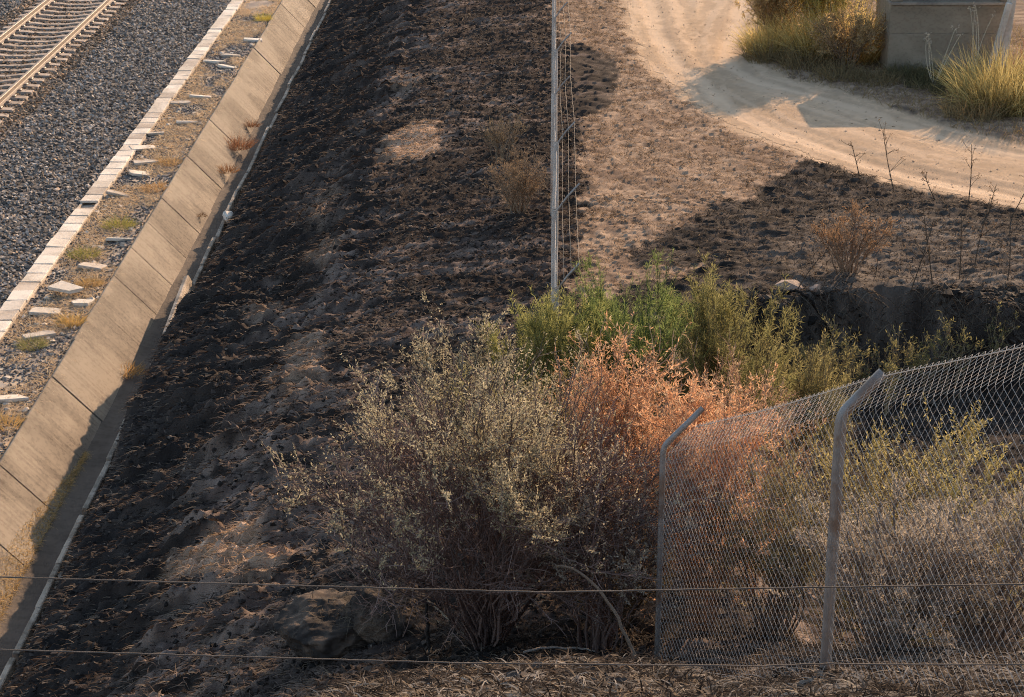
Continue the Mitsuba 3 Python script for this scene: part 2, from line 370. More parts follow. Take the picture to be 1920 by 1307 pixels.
g = (.085 + .36 * r.random((N, 1)) ** 2.0) * np.array([1.10, 1.0, .90])
g = np.where(r.random((N, 1)) < .07, g * np.array([1.5, 1.25, 1.0]), g)
g = np.where(np.abs(X[:, None] + 12.47) < 1.7, g * np.array([1.12, .93, .74]), g)
inner = (np.abs(X + 12.47) < 1.3)
keep = ~inner | (r.random(N) < .8)
X, Y, z, g = X[keep], Y[keep], z[keep], g[keep]
put('ballast', MB().add(*lumps(np.stack([X, Y, z], -1), .05 + .055 * r.random(len(X)), g, 2, .8)), 'm_stone', label='grey crushed ballast stones heaped beside the rails', cat='ballast', kind='stuff')

# track
tk = numbered('railway_track')
tag(tk, 'railway track with rusty rails on pale concrete sleepers', 'railway track')
for xr in (-11.60, -13.34):
    prof = shapely.Polygon([(-.075, 0), (.075, 0), (.075, .012), (.02, .03), (.012, .045), (.012, .115), (.036, .13), (.036, .158), (.028, .168), (-.028, .168), (-.036, .158), (-.036, .13), (-.012, .115), (-.012, .045), (-.02, .03), (-.075, .012)])
    m = trimesh.creation.extrude_polygon(prof, 140)
    m.apply_transform(np.array([[1, 0, 0, xr], [0, 0, 1, -20], [0, 1, 0, -.17], [0, 0, 0, 1.0]]))
    m.invert() if m.volume < 0 else None
    put(f'{tk}__' + numbered('rail'), m, 'm_rail')
xs = np.array([-1.3, -1.28, -.95, -.55, -.3, .3, .55, .95, 1.28, 1.3]); top = np.array([.15, .17, .19, .185, .15, .15, .185, .19, .17, .15]); hw = np.array([.13, .14, .14, .125, .11, .11, .125, .14, .14, .13])
sv, sf = [], []
for k in range(len(xs)):
    sv += [(xs[k], -hw[k] - .02, 0), (xs[k], hw[k] + .02, 0), (xs[k], hw[k] - .02, top[k]), (xs[k], -hw[k] + .02, top[k])]
for k in range(len(xs) - 1):
    for a in range(4):
        b = (a + 1) % 4
        sf.append([4 * k + a, 4 * k + 4 + a, 4 * k + 4 + b, 4 * k + b])
sf += [[0, 1, 2, 3], [4 * len(xs) - 1, 4 * len(xs) - 2, 4 * len(xs) - 3, 4 * len(xs) - 4]]
sleeper = mikit.ply((np.array(sv), np.array(sf)), 'm_sleeper')
fast = [mikit.ply(boxm(sx * .87 + .12, 0, .2, .09, .16, .05, .012), 'm_rail') for sx in (-1, 1)]
for k in range(66):
    yy = 26.0 + .6 * k
    if yy < 33: continue
    key = f'{tk}__' + numbered('sleeper')
    tw = T().translate([-12.47 + r.normal() * .012, yy + r.normal() * .012, -.345]).rotate([0, 0, 1], float(r.normal() * .5))
    scene[key] = {**sleeper, 'to_world': tw}
    scene[key + '__rail_clip'] = {**fast[0], 'to_world': tw}
    scene[key + '__rail_clip_001'] = {**fast[1], 'to_world': tw}

# cable trough with loose lids
ct = numbered('cable_trough')
tag(ct, 'pale concrete cable trough with a row of loose lids along the ballast edge', 'cable trough')
TX, TW = -8.245, .35
for s in (-1, 1):
    put(f'{ct}__' + numbered('side_wall'), boxm(TX + s * (TW / 2 - .02), 43, -.66, .045, 50, .22, .006), 'm_lid_worn')
lidm = ('m_lid', 'm_lid', 'm_lid_worn', 'm_lid_pale', 'm_lid')
y = 20.0
for k in range(90):
    L = .49
    if 36.3 < y < 36.9:
        y += .5; continue
    key = f'{ct}__' + numbered('lid')
    m = boxm(TX + r.normal() * .008, y + L / 2, -.535 + .006 * r.normal(), TW + .0, L - .016, .05, .008, (r.normal() * .012, r.normal() * .02, r.normal() * .018))
    pm = lidm[int(r.integers(0, 5))] if not 28.2 < y < 33 else ('m_lid', 'm_lid_pale', 'm_lid_worn')[k % 3]
    put(key, m, pm)
    y += .5

# slabs thrown about on the verge (x, y, length, width, turn, tilt, lift)
slabs = [(-7.0, 53.0, .55, .2, 8), (-7.35, 51.0, .5, .18, 3), (-7.75, 50.3, .62, .2, -3), (-7.3, 49.6, .5, .18, -8), (-7.45, 46.2, .52, .2, -10), (-7.8, 45.6, .5, .22, 0), (-7.35, 43.6, .5, .2, 14), (-7.9, 42.6, .55, .25, 10),
         (-7.95, 41.3, .55, .35, 15), (-7.72, 40.1, .55, .3, 24), (-7.7, 39.2, .5, .3, 16), (-7.75, 37.6, .55, .18, -3), (-7.2, 34.5, .5, .2, 5), (-7.35, 32.9, .45, .3, -20), (-7.5, 31.4, .48, .35, -20), (-7.15, 30.9, .36, .3, -10), (-7.65, 30.5, .48, .3, 0), (-7.5, 29.35, .5, .24, 30), (-7.3, 26.6, .55, .25, 20), (-7.7, 27.2, .4, .22, -15)]
slab_label = {12: 'single bright pale slab lying by yellow-green tufts at the top of the drain wall', 14: 'bright white slab propped up with a dark shadow beneath, beside the cable trough', 15: 'pale broken lid leaning right of the propped white slab', 16: 'pale slab in shadow just below the propped white slab', 17: 'long buff slab beside the low green tuft by the trough'}
for k, (sx, sy, L, W, a) in enumerate(slabs):
    key = numbered('concrete_slab')
    lift = .10 if k == 14 else .0
    m = boxm(0, 0, 0, L, W, .055, .008)
    for _ in range(3):
        a_ = r.random() * 6.28
        nn = np.array([math.cos(a_), math.sin(a_), r.normal() * .3]); e_ = (abs(nn[0]) * L + abs(nn[1]) * W) / 2
        m = trimesh.intersections.slice_mesh_plane(m, -nn, nn / (nn @ nn) * e_ * (.55 + .4 * r.random()), cap=True)
    M_ = trimesh.transformations.euler_matrix(r.normal() * .08 - (.02 if k == 14 else .09), .06 + r.normal() * .08, math.radians(a + r.normal() * 6)); M_[:3, 3] = (sx, sy, float(gz(sx, sy)) + .035 + lift)
    m.apply_transform(M_)
    put(key, m, 'm_lid_pale' if k in (14, 15, 12, 2, 3, 0) else ('m_lid', 'm_lid_worn')[k % 2])
    if k in slab_label:
        tag(key, slab_label[k], 'slab', 'loose slabs on the verge')
    else:
        tag(key, 'broken concrete trough lid lying in dry grass between cable trough and drain wall', 'slab', 'loose slabs on the verge')

# ----------------------------------------------------------------------------- drain
dr_ = numbered('drain_channel')
tag(dr_, 'concrete drain with a wall of sloping tan panels and a shaded floor', 'drain')
A0, A1 = np.array([-6.85, -.49]), np.array([-6.15, -1.22])
dirp = (A1 - A0) / np.linalg.norm(A1 - A0); nor = np.array([-dirp[1], dirp[0]])
y = 16.0; k = 0
while y < 67:
    L = 1.62
    off = r.normal() * .007
    a0, a1 = A0 + nor * off - dirp * (r.random() * .02), A1 + nor * off + dirp * .03
    th = -.07
    q = [a0, a1, a1 + nor * th, a0 + nor * th]
    gap = .008 if k % 2 else .019
    V = [];
    ch = .012
    poly = shapely.Polygon([tuple(a0 + dirp * ch), tuple(a1), tuple(a1 + nor * th), tuple(a0 + nor * th), tuple(a0 - nor * ch)])
    m = trimesh.creation.extrude_polygon(poly, L - gap)
    m.apply_transform(np.array([[1, 0, 0, 0], [0, 0, 1, y], [0, 1, 0, 0], [0, 0, 0, 1.0]]))
    if m.volume < 0: m.invert()
    put(f'{dr_}__' + numbered('panel'), m, 'm_panel')
    y += L + .008; k += 1
fx = np.array([-6.2, -6.1, -5.98, -5.9, -5.82, -5.70]); fz = np.array([-1.20, -1.225, -1.25, -1.25, -1.24, -1.22])
fy = np.arange(14, 68, .25)
FX, FY = np.meshgrid(fx, fy)
FZ = fz + .03 * (nfbm(np.stack([FX * 3, FY * .8, FX * 0], -1), 3, 50) - .5)
ii = np.arange(FX.size).reshape(FX.shape)
put(f'{dr_}__floor', (np.stack([FX, FY, FZ], -1).reshape(-1, 3), np.stack([ii[:-1, :-1], ii[:-1, 1:], ii[1:, 1:], ii[1:, :-1]], -1).reshape(-1, 4)), 'm_floor', smooth=True)
y = 14.0
while y < 67:
    L = 1.0 + r.random() * .9
    m = boxm(-5.665 + r.normal() * .01, y + L / 2, -1.115 - .03 * float(ss(27, 23, y)) + r.normal() * .022, .075, L - .03, .34, .012, (r.normal() * .006, r.normal() * .05, r.normal() * .012))
    m = m.subdivide_to_size(.12)
    m.vertices += (nnoise(m.vertices * 9)[:, None] - .5) * .025
    put(f'{dr_}__' + numbered('kerb'), m, 'm_kerb', smooth=40)
    y += L + (.0 if r.random() < .7 else .1)
# leaning kerb slab, white block, sticks
put('leaning_slab', boxm(-5.62, 31.45, -.84, .11, 2.9, .28, .02, (.012, -.45, .03)), 'm_kerb', label='long weathered slab leaning out of line on the drain edge', cat='slab')
m = boxm(-5.53, 37.0, -.82, .2, .26, .14, .03, (.3, .2, .5)); put('white_block', m, 'm_lid_pale', label='small white concrete block on the bank beside the drain edge', cat='block')

def rock(seed, size, rough=.25, sub=3):
    r = rng(seed)
    v = trimesh.creation.icosphere(subdivisions=sub)
    p = np.array(v.vertices)
    planes = unit(r.normal(size=(13, 3))); dist = .62 + .25 * r.random(13)
    k = np.min(np.where(p @ planes.T > .05, dist / np.maximum(p @ planes.T, .05), 9), 1)
    p = p * np.minimum(k, 1.15)[:, None]
    p = p * (1 + rough * .9 * (nfbm(p * 2.2 + seed * 3.3, 4, seed) - .5) + rough * .5 * (nfbm(p * 9 + seed, 3, seed + 1) - .5))[:, None] * np.asarray(size)
    return p, np.array(v.faces), v

# ----------------------------------------------------------------------------- loose char, straw and soil on the ground (nobody could count it)
def scatter(n, x0, x1, y0, y1, seed, power=1.0):
    r = rng(seed)
    X = x0 + (x1 - x0) * r.random(n); Y = y0 + (y1 - y0) * r.random(n) ** power
    return X, Y, r
# charred stubble, combed down the slope
mb = MB()
X, Y, r = scatter(190000, -5.55, 1.2, 6.5, 62, 60, 1.3)
b = look(_gb, X, Y); l = look(_gl, X, Y)
k = (b > .5) & (r.random(len(X)) < .8)
X, Y, l = X[k], Y[k], l[k]
n = len(X)
clump = nfbm(np.stack([X * 1.6, Y * 1.3, X * 0], -1), 3, 61)
sl = ss(-1.8, -3.0, X)
d = np.stack([-(.75 * sl + .15) + r.normal(size=n) * .55, -.12 + r.normal(size=n) * .42, -.18 * sl + .25 + r.random(n) * .5], -1)
L = (.04 + .11 * r.random(n) ** 1.5) * ss(-5.75, -5.2, X)
t = r.random(n)
pale = ss(.48, .62, clump) * .36 + .03 + .22 * ss(-4.4, -3.3, X) * ss(-1.0, -2.4, X) * ss(31, 25, Y) + .5 * l + .25 * ss(13.0, 11.8, Y)
c = np.where((t < pale)[:, None], lerp((.16, .135, .115), (.34, .275, .21), r.random(n)), np.where((t < .44)[:, None], lerp((.07, .054, .045), (.14, .105, .084), r.random(n)), lerp((.016, .014, .013), (.045, .036, .032), r.random(n))))
c = np.where((l > .5)[:, None] & (r.random((n, 1)) < .7), lerp((.34, .235, .145), (.48, .34, .21), r.random(n)), c)
mb.add(*blades(np.stack([X, Y, gz(X, Y) + .005], -1), d, L, .005 + .008 * r.random(n), .45, c, 62, 2))
put('charred_stubble', mb, 'm_straw', label='charred black and grey grass stubble lying down the burnt bank', cat='burnt grass', kind='stuff')
X, Y, r = scatter(90000, -4.6, -.8, 14.5, 46, 96, 1.2)
l = look(_gl, X, Y)
zone = ss(-4.4, -3.3, X) * ss(-.8, -2.2, X) * ss(31, 25, Y) * ss(.38, .6, nfbm(np.stack([X * 1.1, Y * 1.1, X * 0], -1), 3, 97))
k = r.random(len(X)) < np.maximum(l * 1.2, zone * .6)
X, Y, l = X[k], Y[k], l[k]; n = len(X)
d = np.stack([-.35 + r.normal(size=n) * .6, -.1 + r.normal(size=n) * .6, .2 + r.random(n) * .5], -1)
c = np.where((r.random(n) < l)[:, None], lerp((.36, .25, .17), (.66, .49, .36), r.random(n)), lerp((.13, .10, .085), (.31, .25, .21), r.random(n)))
c = np.where(r.random((n, 1)) < .3, c * .25, c)
put('singed_grass', MB().add(*blades(np.stack([X, Y, gz(X, Y)], -1), d, .05 + .13 * r.random(n), .005 + .008 * r.random(n), .6, c, 98, 2)), 'm_straw', label='singed tan and grey grass left standing in patches on the burnt bank', cat='burnt grass', kind='stuff')
X, Y, r = scatter(38000, -5.5, 1.3, 12, 58, 90, 1.3)
b = look(_gb, X, Y); k = (b > .5) & (look(_gl, X, Y) < .35); X, Y = X[k], Y[k]; n = len(X)
put('char_crust', MB().add(*lumps(np.stack([X, Y, gz(X, Y)], -1), .02 + .075 * r.random(n) ** 2, lerp((.014, .013, .013), (.10, .08, .068), r.random(n) ** 2.2), 91, .8)), 'm_stone', label='lumpy matt crust of char over the burnt bank', cat='burnt soil', kind='stuff')
# burnt field on the right and the bank near the camera
mb = MB()
X, Y, r = scatter(100000, .8, 10.5, 9.5, 36, 63)
b = look(_gb, X, Y)
X, Y = X[b > .5], Y[b > .5]; n = len(X)
d = np.stack([r.normal(size=n) * .6, r.normal(size=n) * .6, .35 + r.random(n) * .6], -1)
t = r.random(n) + .25 * ss(31, 33, Y) + .12 * ss(3.5, 2.5, X) * (Y > 25)  # more black blades towards the field edge, following the shadow in its colour
c = np.where((t < .3)[:, None], lerp((.17, .145, .12), (.32, .26, .20), r.random(n)), np.where((t < .6)[:, None], lerp((.06, .05, .043), (.12, .10, .08), r.random(n)), lerp((.014, .013, .013), (.04, .035, .03), r.random(n))))
mb.add(*blades(np.stack([X, Y, gz(X, Y)], -1), d, .04 + .12 * r.random(n), .006 + .007 * r.random(n), .5, c, 64, 2))
put('burnt_field_stubble', mb, 'm_straw', label='thin grey and black stubble on the burnt field right of the fence', cat='burnt grass', kind='stuff')
mb = MB()
X, Y, r = scatter(34000, -3.2, 3.6, 6.5, 14.2, 86)
n = len(X)
d = np.stack([r.normal(size=n) * .8 - .2, r.normal(size=n) * .7, .25 + r.random(n) * .5], -1)
t = r.random(n)
c = np.where((t < .04 + .36 * ss(.42, .58, nfbm(np.stack([X * 2.2, Y * 2.2, X * 0], -1), 3, 95)))[:, None], lerp((.22, .20, .18), (.46, .42, .375), r.random(n)), lerp((.02, .018, .017), (.10, .085, .075), r.random(n)))
mb.add(*blades(np.stack([X, Y, gz(X, Y)], -1), d, .06 + .15 * r.random(n), .006 + .008 * r.random(n), .7, c, 87))
put('ashen_grass', mb, 'm_straw', label='pale ashen curled grass along the bottom edge of the photo', cat='burnt grass', kind='stuff')
# short dry grass on tan soil
mb = MB()
X, Y, r = scatter(130000, .7, 6.2, 26, 56, 65)
b = look(_gb, X, Y); rd_ = look(_gr, X, Y)
tuft = nfbm(np.stack([X * 5, Y * 5, X * 0], -1), 2, 66)
k = (b < .6) & (rd_ < .35) & (r.random(len(X)) < ss(.38, .62, tuft) + .12)
X, Y = X[k], Y[k]; n = len(X)
d = np.stack([r.normal(size=n) * .55, r.normal(size=n) * .55, .4 + r.random(n) * .6], -1)
c = lerp((.26, .185, .125), (.48, .365, .25), r.random(n)); c = np.where(r.random((n, 1)) < .5, c * .30, c)
mb.add(*blades(np.stack([X, Y, gz(X, Y)], -1), d, .04 + .10 * r.random(n) ** 1.5, .005 + .006 * r.random(n), .45, c, 67, 2))
put('dry_turf', mb, 'm_straw', label='short dry tan grass between the fence and the dirt road', cat='dry grass', kind='stuff')
# dry weeds beyond the road
mb = MB()
X, Y, r = scatter(24000, 5, 12, 34, 55, 68)
s = sdist(BEYOND, X, Y)
k = (s > -.15) & (r.random(len(X)) < .8)
X, Y = X[k], Y[k]; n = len(X)
d = np.stack([r.normal(size=n) * .4, r.normal(size=n) * .4, .9 + 0 * X], -1)
mb.add(*blades(np.stack([X, Y, gz(X, Y)], -1), d, .10 + .28 * r.random(n), .007 + .007 * r.random(n), .35, lerp((.20, .15, .09), (.33, .26, .14), r.random(n)), 69))
put('dry_weeds', mb, 'm_straw', label='low dry weeds on the far side of the dirt road by the hut', cat='dry grass', kind='stuff')
# verge straw and gravel
mb = MB()
X, Y, r = scatter(60000, -8.02, -6.88, 19, 66, 70)
cl = nfbm(np.stack([X * 1.6, Y * .8, X * 0], -1), 3, 71)
k = r.random(len(X)) < ss(.40, .54, cl)
X, Y = X[k], Y[k]; n = len(X)
d = np.stack([r.normal(size=n) * .8, r.normal(size=n) * .8, .35 + .6 * r.random(n)], -1)
mb.add(*blades(np.stack([X, Y, gz(X, Y)], -1), d, .08 + .2 * r.random(n), .006 + .007 * r.random(n), .5, lerp((.46, .335, .205), (.76, .63, .46), r.random(n)), 72, 2))
put('verge_straw', mb, 'm_straw', label='golden dry straw strewn along the verge beside the cable trough', cat='dry grass', kind='stuff')
X, Y, r = scatter(900, -8.0, -6.9, 19, 60, 92)
put('verge_rubble', MB().add(*lumps(np.stack([X, Y, gz(X, Y) + .015], -1), .03 + .13 * r.random(len(X)) ** 2.5, lerp((.30, .25, .20), (.62, .55, .46), r.random(len(X))), 93, .5)), 'm_stone', label='pale broken concrete rubble strewn along the dry verge', cat='rubble', kind='stuff')
X, Y, r = scatter(15000, -8.05, -6.88, 19, 57, 73)
g = (.06 + .20 * r.random((len(X), 1)) ** 2) * np.array([1.03, 1, 1])
put('verge_gravel', MB().add(*lumps(np.stack([X, Y, gz(X, Y) + .01], -1), .03 + .035 * r.random(len(X)), g, 74)), 'm_stone', label='grey gravel along the top of the drain wall', cat='gravel', kind='stuff')
# clods and stones on the burnt ground
X, Y, r = scatter(16000, -5.5, 9, 6.5, 56, 75, 1.3)
b = look(_gb, X, Y); k = (b > .4) & (look(_gl, X, Y) < .3); X, Y = X[k], Y[k]
g = lerp((.03, .026, .024), (.24, .20, .165), r.random(len(X)) ** 3)
put('burnt_clods', MB().add(*lumps(np.stack([X, Y, gz(X, Y) + .005], -1), .015 + .06 * r.random(len(X)) ** 2.5 * ss(2.4, 1.0, X), g, 76)), 'm_stone', label='small clods and ashy stones scattered over the burnt ground', cat='soil', kind='stuff')
# straw and roots hanging over the lip of the ditch, clods on its face
r = rng(82); n = 9000
X = 3.0 + 7 * r.random(n); Y = 25.4 + 1.6 * r.random(n)
d = np.stack([r.normal(size=n) * .5, -.5 + r.normal(size=n) * .35, .3 - .5 * r.random(n)], -1)
put('ditch_straw', MB().add(*blades(np.stack([X, Y, gz(X, Y) + .01], -1), d, .08 + .22 * r.random(n), .006 + .008 * r.random(n), .7, lerp((.03, .026, .024), (.30, .25, .19), r.random(n) ** 2.2), 83)), 'm_straw', label='grey straw and roots hanging over the lip of the dark ditch', cat='dry grass', kind='stuff')
n = 1500
X = 2.6 + 7 * r.random(n); Y = 25.3 + 1.6 * r.random(n)
put('ditch_clods', MB().add(*lumps(np.stack([X, Y, gz(X, Y)], -1), .05 + .16 * r.random(n) ** 2, lerp((.022, .02, .018), (.085, .07, .058), r.random(n)), 84)), 'm_stone', label='dark clods of burnt earth on the face of the ditch', cat='soil', kind='stuff')
n = 2600
X = 2.6 + 8 * r.random(n); Y = 29 + 24 * r.random(n)
k = look(_gr, X, Y) > .3
X, Y = X[k], Y[k]; n = len(X)
put('road_grit', MB().add(*lumps(np.stack([X, Y, gz(X, Y) + .012], -1), .012 + .04 * r.random(n) ** 3, lerp((.30, .22, .15), (.55, .42, .31), r.random(n)), 85)), 'm_stone', label='loose grit and small stones on the dirt road', cat='gravel', kind='stuff')
# crumbled earth and stones along the drain edge
r = rng(77); n = 5200
Y = 17 + 42 * r.random(n); X = -5.68 + .16 * r.random(n) ** 2 - .02
put('drain_edge_rubble', MB().add(*lumps(np.stack([X, Y, gz(np.maximum(X, -5.61), Y) + .0 + .03 * r.random(n)], -1), .02 + .07 * r.random(n) ** 2, lerp((.10, .085, .07), (.36, .30, .24), r.random(n)), 78)), 'm_stone', label='crumbled earth and small stones along the drain edge', cat='rubble', kind='stuff')

# ----------------------------------------------------------------------------- bushes
def bush(key, x, y, H, R, seed, leaf=((.15, .14, .085), (.27, .25, .16)), nl=9000, L=.028, W=.010, stems=26, sec=9, ter=5, bark=(.085, .066, .055), leaf_from=.4, lean=(0, 0), top=.35,
         stem_r=.011, up=.55, z=None, label=None, cat='bush', group=None, patch=None, dens=None, inner=.12, sec_from=.22, ramp=.3, mat='m_leaf', rrw=.35, loose=.55):
    r = rng(seed)
    base = np.array([x, y, (float(gz(x, y)) if z is None else z) - .03])
    phi = r.random(stems) * 2 * np.pi
    q = np.sqrt(r.random(stems))
    hh = H * (1 - top * q ** 2) * (.72 + .28 * r.random(stems))
    dirx = np.stack([np.cos(phi), np.sin(phi), 0 * phi], -1)
    tips = base + dirx * (R * q)[:, None] + np.stack([np.full(stems, lean[0]), np.full(stems, lean[1]), hh], -1)
    p0 = base + dirx * (inner * q)[:, None] + np.stack([r.normal(size=stems) * .03, r.normal(size=stems) * .03, 0 * q], -1)
    mid = p0 + (tips - p0) * np.array([.32, .32, .62]) + r.normal(size=(stems, 3)) * .05 * H * .5
    K = 9
    P = bez(p0, mid, tips, K)
    P[:, 1:-1] += r.normal(size=(stems, K - 2, 3)) * .014 * H
    br = MB()
    rad = stem_r * (.6 + .8 * r.random(stems))
    br.add(*tubes(P, rad[:, None] * np.linspace(1, .32, K), 4, bark, .35, seed))
    # second order
    n2 = stems * sec
    si = np.repeat(np.arange(stems), sec)
    t = sec_from + (.98 - sec_from) * r.random(n2)
    kk = t * (K - 1); k0 = np.clip(kk.astype(int), 0, K - 2); fr = (kk - k0)[:, None]
    s0 = P[si, k0] * (1 - fr) + P[si, k0 + 1] * fr
    tg = unit(P[si, k0 + 1] - P[si, k0])
    out = np.stack([s0[:, 0] - x, s0[:, 1] - y, 0 * t], -1) / max(R, .1)
    d2 = unit(tg * .8 + r.normal(size=(n2, 3)) * loose + out * .35 + [0, 0, up * .5])
    l2 = H * (.34 - .16 * t) * (.6 + .8 * r.random(n2))
    e2 = s0 + d2 * l2[:, None] + np.stack([0 * t, 0 * t, .1 * l2], -1)
    m2 = s0 + d2 * l2[:, None] * .5 + r.normal(size=(n2, 3)) * .06 * l2[:, None]
    P2 = bez(s0, m2, e2, 5)
    br.add(*tubes(P2, (stem_r * .42) * np.linspace(1, .35, 5), 3, bark, .5, seed + 1))
    n3 = n2 * ter
    sj = np.repeat(np.arange(n2), ter)
    kk = (.25 + .74 * r.random(n3)) * 4; k0 = np.clip(kk.astype(int), 0, 3); fr = (kk - k0)[:, None]
    s3 = P2[sj, k0] * (1 - fr) + P2[sj, k0 + 1] * fr
    d3 = unit(unit(P2[sj, k0 + 1] - P2[sj, k0]) * .9 + r.normal(size=(n3, 3)) * loose + [0, 0, up * .5])
    l3 = H * .085 * (.5 + r.random(n3))
    P3 = np.stack([s3, s3 + d3 * l3[:, None] * .5 + r.normal(size=(n3, 3)) * .08 * l3[:, None], s3 + d3 * l3[:, None]], 1)
    br.add(*tubes(P3, (stem_r * .24) * np.array([1, .8, .5]), 3, np.asarray(bark) * 1.35, .5, seed + 2))
    scene_tag = key
    put(f'{key}__branchwork', br, 'm_twig', kind='stuff')
    # leaves sit on the outer twigs, thinner inside
    rel = np.clip((P3[:, 2, 2] - base[2]) / H, 0, 1)
    rr = np.sqrt(((P3[:, 2, :2] - base[:2] - np.asarray(lean) * rel[:, None]) ** 2).sum(1)) / R
    w = ss(leaf_from, leaf_from + ramp, rel * (1.1 - rrw) + rr * rrw) + .006
    cl = nfbm(P3[:, 2] * (3.2 / max(H, .5)) + seed, 3, seed % 97)
    w = w * (.10 + ss(.42, .58, cl))
    if dens is not None:
        w = w * dens(P3[:, 2])
    pick = r.choice(n3, nl, p=w / w.sum())
    u = r.random((nl, 1))
    pos = P3[pick, 0] * (1 - u) + P3[pick, 2] * u + r.normal(size=(nl, 3)) * .006
    ld = unit(unit(P3[pick, 2] - P3[pick, 0]) * .8 + r.normal(size=(nl, 3)) * .6)
    cc = lerp(leaf[0], leaf[1], np.clip(.5 + .9 * (nfbm(pos * 2.2 + 5, 2, 7) - .5) + r.normal(size=nl) * .28, 0, 1))
    if patch is not None:
        cc = patch(pos, cc, r)
    put(f'{key}__foliage', MB().add(*leaves(pos, ld, L * (.6 + .8 * r.random(nl)), W * (.7 + .6 * r.random(nl)), cc, seed + 3)), mat, kind='stuff')
    tag(key, label, cat, group)
    return base

def big_patch(pos, c, r):
    # scorched grey-white leaves low on the right, brown scorched ones inside
    k = ss(.55, 1.0, pos[:, 0]) * ss(3.35, 2.9, pos[:, 2]) * (r.random(len(pos)) < .75)
    c = lerp(c, np.array((.40, .36, .31)), 0 * k) * (1 - k[:, None]) + np.array((.42, .38, .32)) * k[:, None]
    b = (r.random(len(pos)) < .38 * ss(3.4, 2.6, pos[:, 2]))[:, None]
    return np.where(b, np.array((.15, .10, .08)) * (.6 + .8 * r.random((len(pos), 1))), c)
bush(numbered('scorched_bush'), -.2, 15.35, 2.4, 1.62, 101, leaf=((.27, .245, .16), (.60, .545, .39)), nl=30000, L=.028, W=.0105, stems=80, sec=12, ter=7, leaf_from=.66, ramp=.2, rrw=.12, sec_from=.36, inner=.10, top=.36, stem_r=.014, patch=big_patch, bark=(.15, .105, .092),
     label='large scorched bush with many bare stems and dull olive leaves in the foreground')
bush(numbered('grey_bush'), -.55, 20.2, 1.95, .8, 102, leaf=((.29, .265, .18), (.56, .51, .38)), nl=14000, L=.036, W=.013, stems=26, sec=9, ter=6, leaf_from=.2, label='grey olive bush rising behind the left side of the large scorched bush')
bush(numbered('grey_bush'), .12, 17.9, 2.1, .9, 112, leaf=((.22, .20, .09), (.42, .38, .20)), nl=24000, L=.034, W=.011, stems=34, sec=9, ter=6, leaf_from=.15, label='olive bush with mixed brown twigs just behind the top of the large scorched bush')
bush(numbered('broom_bush'), .42, 20.0, 2.0, .68, 103, leaf=((.18, .19, .065), (.37, .37, .15)), nl=17000, L=.065, W=.006, loose=.26, stems=46, sec=9, ter=6, leaf_from=.1, top=.25, up=1.2, bark=(.15, .15, .06), mat='m_weed', label='yellow-green broom at the foot of the fence seen end-on')
bush(numbered('broom_bush'), 1.36, 20.7, 2.1, .78, 104, leaf=((.12, .17, .055), (.26, .31, .12)), nl=30000, L=.065, W=.006, loose=.26, stems=50, sec=9, ter=6, leaf_from=.1, top=.3, up=1.2, bark=(.10, .13, .05), mat='m_weed', label='bright green broom right behind the orange dead bush')
bush(numbered('broom_bush'), 2.42, 21.2, 2.15, .95, 105, leaf=((.17, .17, .07), (.35, .33, .15)), nl=34000, L=.065, W=.006, loose=.26, stems=48, sec=9, ter=6, leaf_from=.1, top=.35, up=1.1, bark=(.16, .13, .07), mat='m_weed', label='dull olive-brown broom between the green broom and the ditch')
bush(numbered('broom_bush'), 3.3, 22.2, 2.0, .85, 106, leaf=((.20, .185, .08), (.40, .36, .18)), nl=26000, L=.065, W=.006, loose=.26, stems=40, sec=9, ter=6, leaf_from=.15, top=.35, up=1.1, bark=(.18, .145, .085), mat='m_weed', label='straw-coloured broom furthest right, at the edge of the dark ditch')
orange = ((.58, .32, .18), (.92, .58, .36))
def dead_patch(pos, c, r):
    n = len(pos)
    c = np.where(r.random((n, 1)) < .12, np.array((.38, .26, .17)) * (.6 + .7 * r.random((n, 1))), c)
    return np.where(r.random((n, 1)) < .12, np.array((.70, .56, .40)) * (.7 + .4 * r.random((n, 1))), c)
bush(numbered('dead_bush'), 1.0, 17.3, 2.62, .42, 107, leaf=orange, nl=17000, L=.048, W=.008, stems=30, sec=9, ter=6, leaf_from=.2, top=.3, patch=dead_patch, bark=(.30, .21, .15), label='bright orange dead bush, the upper one just right of centre', group='orange dead bushes')
bush(numbered('dead_bush'), 1.66, 15.6, 2.4, .42, 108, leaf=orange, nl=26000, L=.042, W=.009, stems=28, sec=9, ter=6, leaf_from=.22, ramp=.12, rrw=.1, top=.25, patch=dead_patch, bark=(.28, .2, .145), label='narrow orange dead bush behind the mesh near the left bent post', group='orange dead bushes')
bush(numbered('dead_bush'), 2.15, 18.2, 2.0, .85, 109, leaf=((.36, .25, .15), (.64, .45, .29)), nl=6500, L=.042, W=.008, stems=28, sec=9, ter=6, leaf_from=.25, top=.3, patch=dead_patch, bark=(.34, .21, .14), label='sparse brownish orange dead bush behind the mesh between the two bent posts', group='orange dead bushes')
bush(numbered('fence_bush'), 3.7, 16.8, 2.7, 1.35, 110, leaf=((.31, .275, .10), (.56, .49, .24)), nl=42000, L=.040, W=.011, stems=50, sec=10, ter=6, leaf_from=.15, top=.4, bark=(.19, .15, .095), label='yellow-olive bush behind the mesh right of the nearest bent post')
bush(numbered('fence_bush'), 2.3, 15.4, 1.75, .7, 113, leaf=((.22, .19, .10), (.40, .35, .20)), nl=16000, L=.036, W=.011, stems=30, sec=9, ter=6, leaf_from=.15, bark=(.17, .13, .10), label='brownish olive bush behind the mesh just left of the nearest bent post')
